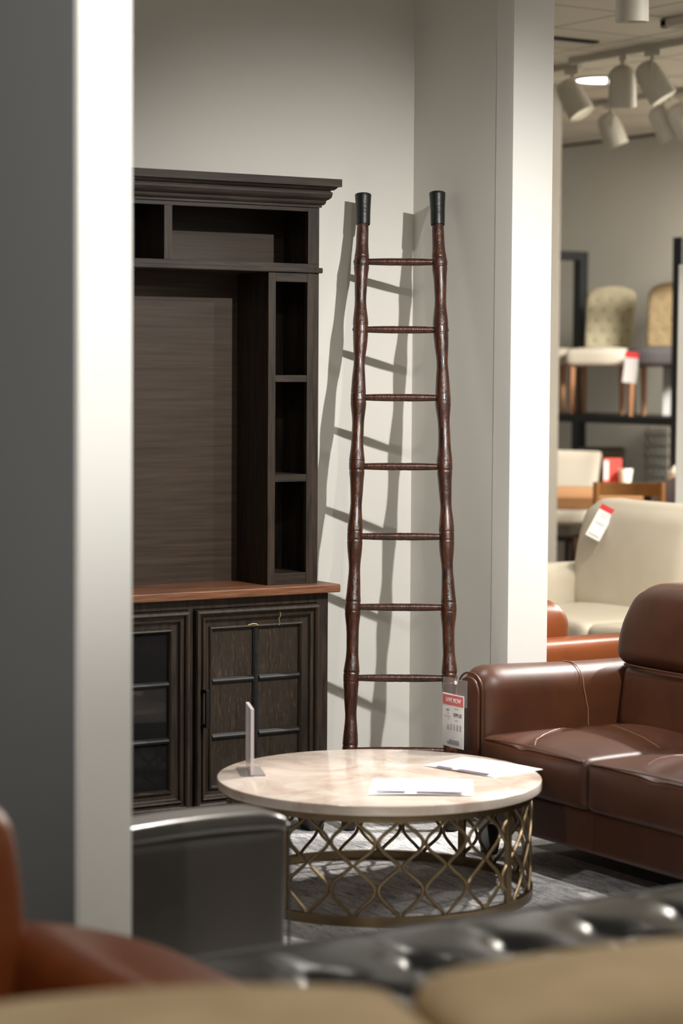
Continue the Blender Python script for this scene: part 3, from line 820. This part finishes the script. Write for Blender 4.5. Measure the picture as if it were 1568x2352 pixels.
tg=thing('price_tag','white price tag with red top hanging from the grey-seated chair on the rack','price tag',(10.62,13.1,1.5))
def tb3(a):
    b=new(); box(b,*a); b.transform(Matrix.Translation((10.60,13.03,1.625))@Matrix.Rotation(R(-39),4,'Z')@Matrix.Rotation(R(6),4,'Y')); return b
c3=build('card',tb3((-.048,.048,-.001,.001,-.12,.10)),mat('grey_white_paper',(.5,.49,.49),.6),tg); build('red_band',tb3((-.048,.048,-.002,-.0008,.06,.10)),'red',c3)

# perforated wall art : rows of grey rings
wa=thing('wall_decoration','faint rows of small oval rings on the far wall under the rack shelf','wall decoration',(11.59,13.9,.93))
for r in range(6):
    for k in range(4):
        y=14.0-.066*k-(.0 if r<5 else -.01); z=1.125-r*.082
        pts=[(11.592,y+.022*math.cos(2*PI*q/14),z+.030*math.sin(2*PI*q/14)) for q in range(14)]
        build('ring',tube(new(),pts,.007,5,closed=True),mat('ring_grey',(.42,.41,.36),.6) if (r,k)==(0,0) else 'ring',wa,smooth=True)
        if (r,k)==(0,0): M['ring']=bpy.data.materials['ring_grey']

# ------------------------------------------------------------------ dining group below the rack
dt=thing('dining_table','light oak dining table in the back room','table',(9.75,12.3,0),R(-39))
build('tabletop',box(new(),-.60,.45,-.43,1.02,.675,.76,.006),'oak',dt,world=False)
for x in (-.54,.39):
    for y in (-.37,.96): build('leg',box(new(),x-.04,x+.04,y-.04,y+.04,.001,.675,.003),'oak',dt,world=False)
def plain_chair(name_label,loc,rz,m,w,zt,zb,slope=.08,group=None):
    t=thing('dining_chair',name_label,'chair',loc,rz,group)
    def bf(u,v,w_,p): p.y+=slope*(p.z-zb)/(zt-zb); p.x*=(.93+.07*(w_+1)/2); return p
    b=new(); rbox(b,-w/2,w/2,.17,.24,zb,zt,.03,n=10,fn=bf); build('backrest',b,m,t,smooth='all',world=False)
    b=new(); rbox(b,-w/2,w/2,-.25,.24,.40,.49,.03,n=8); build('seat',b,m,t,smooth='all',world=False)
    for x in (-w/2+.04,w/2-.04):
        for y in (-.2,.2): build('leg',tube(new(),[(x,y,.41),(x,y,.001)],[.02,.014],6),'leg_d',t,world=False)
    return t
plain_chair('white leather dining chair at the left of the oak dining table',(10.20,13.43,0),R(-60),'cream_f',.50,1.0,.46,.15)
plain_chair('olive upholstered dining chair behind the red box',(10.76,13.60,0),R(-45),'olive',.36,1.015,.46,.05)
bx=thing('display_box','small red box with white printed side on the oak dining table','box',(10.38,12.95,.761),R(-39))
build('carton',box(new(),-.065,.065,-.03,.03,0,.205,.003),mat('pinkish_red',(.62,.07,.06),.6),bx,world=False)
build('white_label',box(new(),-.060,-.028,-.0315,-.0295,.05,.19),'white',bx,world=False,label='white printed strip')
cu=thing('paper_cup','white tapered cup on the oak dining table','cup',(10.40,12.83,.761))
b=new(); tube(b,[(10.40,12.83,.7612),(10.40,12.83,.765),(10.40,12.83,.888),(10.40,12.83,.898),(10.40,12.83,.898),(10.40,12.83,.77)],[.034,.036,.052,.053,.048,.032],24); build('cup_body',b,'white',cu,smooth=30)
# wooden open-back chair in front of the table
wc=thing('dining_chair','honey wood chair with an open curved back rail','chair',(8.93,10.98,0),R(-39))
b=new(); n=12
for k in range(n):
    x0=-.20+.40*k/n; x1=-.20+.40*(k+1)/n; y0=.20+.035*math.sin(PI*k/n); y1=.20+.035*math.sin(PI*(k+1)/n)
    vs=[b.verts.new(p) for p in ((x0,y0,.82),(x1,y1,.82),(x1,y1,.90),(x0,y0,.90),(x0,y0+.022,.82),(x1,y1+.022,.82),(x1,y1+.022,.90),(x0,y0+.022,.90))]
    for f in ((0,1,2,3),(4,7,6,5),(3,2,6,7),(0,4,5,1)): b.faces.new([vs[i] for i in f])
build('back_rail',b,'tanw',wc,world=False)
for s in (-1,1):
    build('leg',tube(new(),[(s*.20,.21,.905),(s*.205,.20,.45),(s*.245,.24,.001)],[.02,.022,.016],8),'tanw',wc,world=False)
    build('leg',tube(new(),[(s*.235,-.22,.44),(s*.24,-.23,.001)],[.022,.016],8),'tanw',wc,world=False)
build('seat',box(new(),-.24,.24,-.25,.23,.42,.46,.01),'tanw',wc,world=False)
def tub(label,loc,rz,s=1):
    t=thing('tub_chair',label,'chair',loc,rz,'dark brown tub chairs')
    b=new(); n=20; g=[]
    for k in range(n+1):
        a=PI*k/n; x=.31*math.cos(a); y=.27*math.sin(a); ht=.83+.07*math.sin(a)
        g.append([(x*.8,y*.8,.30),(x*1.06,y*1.06,ht),(x*1.0,y*1.0,ht+.012),(x*.90,y*.90,ht-.01),(x*.68,y*.68,.34)])
    V=[[b.verts.new(p) for p in r] for r in g]
    for k in range(n):
        for j in range(4): b.faces.new((V[k][j],V[k+1][j],V[k+1][j+1],V[k][j+1]))
        b.faces.new((V[k][4],V[k+1][4],V[k+1][0],V[k][0]))
    b.faces.new(V[0]); b.faces.new(V[n][::-1])
    build('shell',b,'leatherD',t,smooth=50,world=False)
    b=new(); rbox(b,-.23,.23,-.25,.20,.34,.47,.04,n=8); build('seat',b,'leatherD',t,smooth='all',world=False)
    for x in (-.2,.2):
        for y in (-.18,.14): build('leg',tube(new(),[(x,y,.35),(x*1.15,y*1.15,.001)],[.02,.013],8),'leg_d',t,world=False)
tub('dark brown leather tub chair nearest the right picture edge',(9.53,11.06,0),R(-39))
tub('dark brown leather tub chair behind the nearer tub chair',(10.26,11.70,0),R(-30))
b=new(); rbox(b,10.42,10.66,12.26,12.44,.001,.95,.09,n=10)
tag(build('dining_chair',b,'cream_f'),'pale rounded seat back behind the tub chairs at the right picture edge','chair')
b=new(); box(b,-.5,.0,-.02,.02,.45,2.19,.004); box(b,-.48,-.44,-.15,.15,.001,.45,.003); box(b,-.06,-.02,-.15,.15,.001,.45,.003)
b.transform(Matrix.Translation((8.505,10.045,0))@Matrix.Rotation(R(141),4,'Z'))
tag(build('display_board',b,'wall_lit'),'tall white display board at the right picture edge','board')

# ------------------------------------------------------------------ track lighting
def track(x,y0,y1,label):
    b=new(); box(b,x-.018,x+.018,y0,y1,ZC-.035,ZC,.002)
    return tag(build('light_track',b,'lampw'),label,'track','ceiling light tracks')
track(8.29,9.4,10.78,'white ceiling light track holding the two nearer spotlights')
track(9.74,11.1,12.75,'white ceiling light track holding the far spotlights')
track(8.42,10.86,11.7,'white ceiling light track at the edge of the right pillar')
b=new(); box(b,7.72,7.9,9.24,9.30,ZC-.05,ZC-.002,.01); box(b,7.72,7.76,8.6,9.30,ZC-.05,ZC-.002,.01)
tag(build('light_track',b,'lampw'),'white light track corner near the top right','track','ceiling light tracks')
def spot_head(label,x,y,aim_z,tilt,lit,scale=1,drop=0):
    t=thing('track_spotlight',label,'spotlight',(x,y,ZC-.035),aim_z,'white track spotlights')
    S=scale
    build('adapter',box(new(),-.02,.02,-.045,.045,-.03,-.0005,.003),'lampw',t,world=False)
    build('stem',tube(new(),[(0,0,-.03),(0,0,-.055)],.011,10),'lampw',t,world=False)
    if drop: pass
    piv=Vector((0,0,-.16*S)); rx=Matrix.Translation(piv)@Matrix.Rotation(tilt,4,'X')
    b=new(); q=[(.105,.004),(.104,.03),(.094,.050),(.072,.066),(.04,.075),(0,.078),(-.12,.080),(-.125,.080),(-.125,.074),(-.10,.070)]
    tube(b,[Vector((0,0,z*S)) for z,_ in q],[r*S for _,r in q],28,caps=False); b.transform(rx); build('lamp_housing',b,'lampw',t,smooth=60,world=False)
    b=new(); disc(b,(0,0),.070*S,-.104*S,-.100*S,28); b.transform(rx); build('lens',b,'lampe' if lit else 'lampw',t,world=False)
    b=new(); tube(b,[(.086*S*math.cos(a),0,-.16*S+.105*S*math.sin(a)) for a in [PI*k/14 for k in range(15)]],.006*S,8); build('yoke',b,'lampw',t,smooth=True,world=False)
    return t
spot_head('white track spotlight pointing away beside the round ceiling light',8.29,10.30,R(-39),R(12),False,1.0)
spot_head('white track spotlight tilted right, second on the nearer track',8.29,10.04,R(45),R(-32),True,1.0)
spot_head('white track spotlight half hidden at the right pillar edge',8.42,10.93,R(28),R(-32),True,1.0)
spot_head('leftmost white spotlight on the far ceiling track',9.74,12.22,R(60),R(-22),False,1.0)
spot_head('middle white spotlight on the far ceiling track',9.74,11.68,R(60),R(-28),False,1.0)
spot_head('rightmost white spotlight on the far ceiling track',9.74,11.50,R(60),R(-28),False,1.0)
t=spot_head('large white cylindrical spotlight cut by the top picture edge',6.43,7.93,R(-39),R(4),False,.9)
dl=thing('ceiling_downlight','glowing round recessed light in the ceiling behind the spotlights','ceiling light',(9.03,11.43,ZC))
disc(b:=new(),(9.03,11.43),.155,ZC-.006,ZC-.003,40); build('diffuser',b,'down',dl)
build('rim',ring_bar(new(),(9.03,11.43),.172,.155,ZC-.010,ZC-.0005,48),'lampw',dl,smooth=True)

# ------------------------------------------------------------------ lights
def spot(loc,aim,watts,size=60,blend=.6,rad=.04,col=(1,.95,.86)):
    l=bpy.data.lights.new('spot','SPOT'); l.energy=watts; l.spot_size=R(size); l.spot_blend=blend; l.shadow_soft_size=rad; l.color=col
    o=bpy.data.objects.new('store_or_fill_spot',l); COL.objects.link(o); o.location=loc  # some spots follow cast shadows, others are added fill
    d=Vector(aim)-Vector(loc); o.rotation_euler=d.to_track_quat('-Z','Y').to_euler(); return o
def area(loc,aim,watts,sx,sy,col=(1,.95,.87)):
    l=bpy.data.lights.new('area','AREA'); l.shape='RECTANGLE'; l.size=sx; l.size_y=sy; l.energy=watts; l.color=col
    o=bpy.data.objects.new('added_fill_panel',l); COL.objects.link(o); o.location=loc  # unseen panels added as general fill light
    d=Vector(aim)-Vector(loc); o.rotation_euler=d.to_track_quat('-Z','Y').to_euler(); return o
spot((4.24,3.70,3.12),(4.45,7.2,.65),600,64,1,.03,(1,.98,.95))       # throws the ladder's shadow on the back wall
spot((5.25,3.75,3.30),(3.05,6.9,1.0),125,32,.35,.03,(1,.93,.82))     # grazes the hutch
spot((3.30,4.10,3.15),(5.0,6.9,.8),80,50,.9,.04)
spot((6.85,6.15,3.2),(3.9,5.6,.1),820,46,.7,.04,(1,.965,.93))
spot((7.7,7.1,2.75),(3.75,5.95,.1),900,30,.7,.04,(1,.965,.93))      # oblique light on table and sofa
spot((3.9,6.95,3.15),(3.75,5.6,.1),220,62,.8,.04,(1,.96,.92))      # above the table
spot((2.6,1.2,3.2),(2.25,4.6,2.15),600,38,.9,.06,(1,.985,.95))         # unseen lamp added to brighten the white end of the left wall
spot((-.3,2.4,3.2),(2.14,4.7,1.9),320,50,.9,.08,(1,.99,.97))          # added fill, no fixture: lifts the charcoal side of the left wall
spot((6.0,4.2,3.2),(4.9,6.6,1.0),38,60,1,.05,(1,.98,.94))
spot((6.4,6.2,3.2),(6.9,8.9,.5),330,60,.7,.08)
spot((10.6,10.3,3.2),(10.8,13.2,1.6),900,75,.8,.35)
spot((3.7,6.75,3.05),(2.6,4.72,.5),520,26,.7,.07)  # added to put a sheen on the chaise arm pad
spot((7.6,7.0,3.2),(8.6,9.9,1.4),220,28,.6,.06)  # added, unseen: brightens the display board
spot((1.2,.2,3.2),(1.6,2.4,.8),60,60,.9,.1)  # extra fill added over the beige sofa
spot((10.4,9.4,3.2),(10.0,12.7,.8),230,36,.8,.1)  # unseen lamp added to lift the dining group
for p,w_ in (((2.2,2.2,3.35),20),((6.8,4.6,3.35),34),((7.2,7.0,3.35),60),((11.0,9.8,3.35),340),((5.6,9.4,3.35),16)):
    area(p,(p[0],p[1],0),w_,1.2,.6)
w=bpy.data.worlds.new('World'); sc.world=w; w.use_nodes=True
w.node_tree.nodes['Background'].inputs[0].default_value=(1,.93,.82,1); w.node_tree.nodes['Background'].inputs[1].default_value=.34

# ------------------------------------------------------------------ camera
F=5300.; yaw=R(57.98); pitch=math.atan((1176-845)/F); roll=R(.36)
fw=Vector((math.cos(yaw)*math.cos(pitch),math.sin(yaw)*math.cos(pitch),-math.sin(pitch)))
rt=Vector((math.sin(yaw),-math.cos(yaw),0)); up=rt.cross(fw)
c,s=math.cos(roll),math.sin(roll)
Rv=c*rt+s*up; Uv=c*up-s*rt
cd_=bpy.data.cameras.new('camera'); cam=bpy.data.objects.new('camera',cd_); COL.objects.link(cam)
cam.matrix_world=Matrix.Translation((0,0,1.6))@Matrix((Rv,Uv,-fw)).transposed().to_4x4()
cd_.sensor_fit='VERTICAL'; cd_.sensor_height=36; cd_.sensor_width=24; cd_.lens=F/2352*36
cd_.clip_start=.05
cd_.dof.use_dof=True; cd_.dof.focus_distance=8.15; cd_.dof.aperture_fstop=2.3
sc.camera=cam
sc.view_settings.view_transform='Standard'; sc.view_settings.look='None'; sc.view_settings.gamma=1; sc.view_settings.exposure=0
sc.view_settings.use_curve_mapping=False
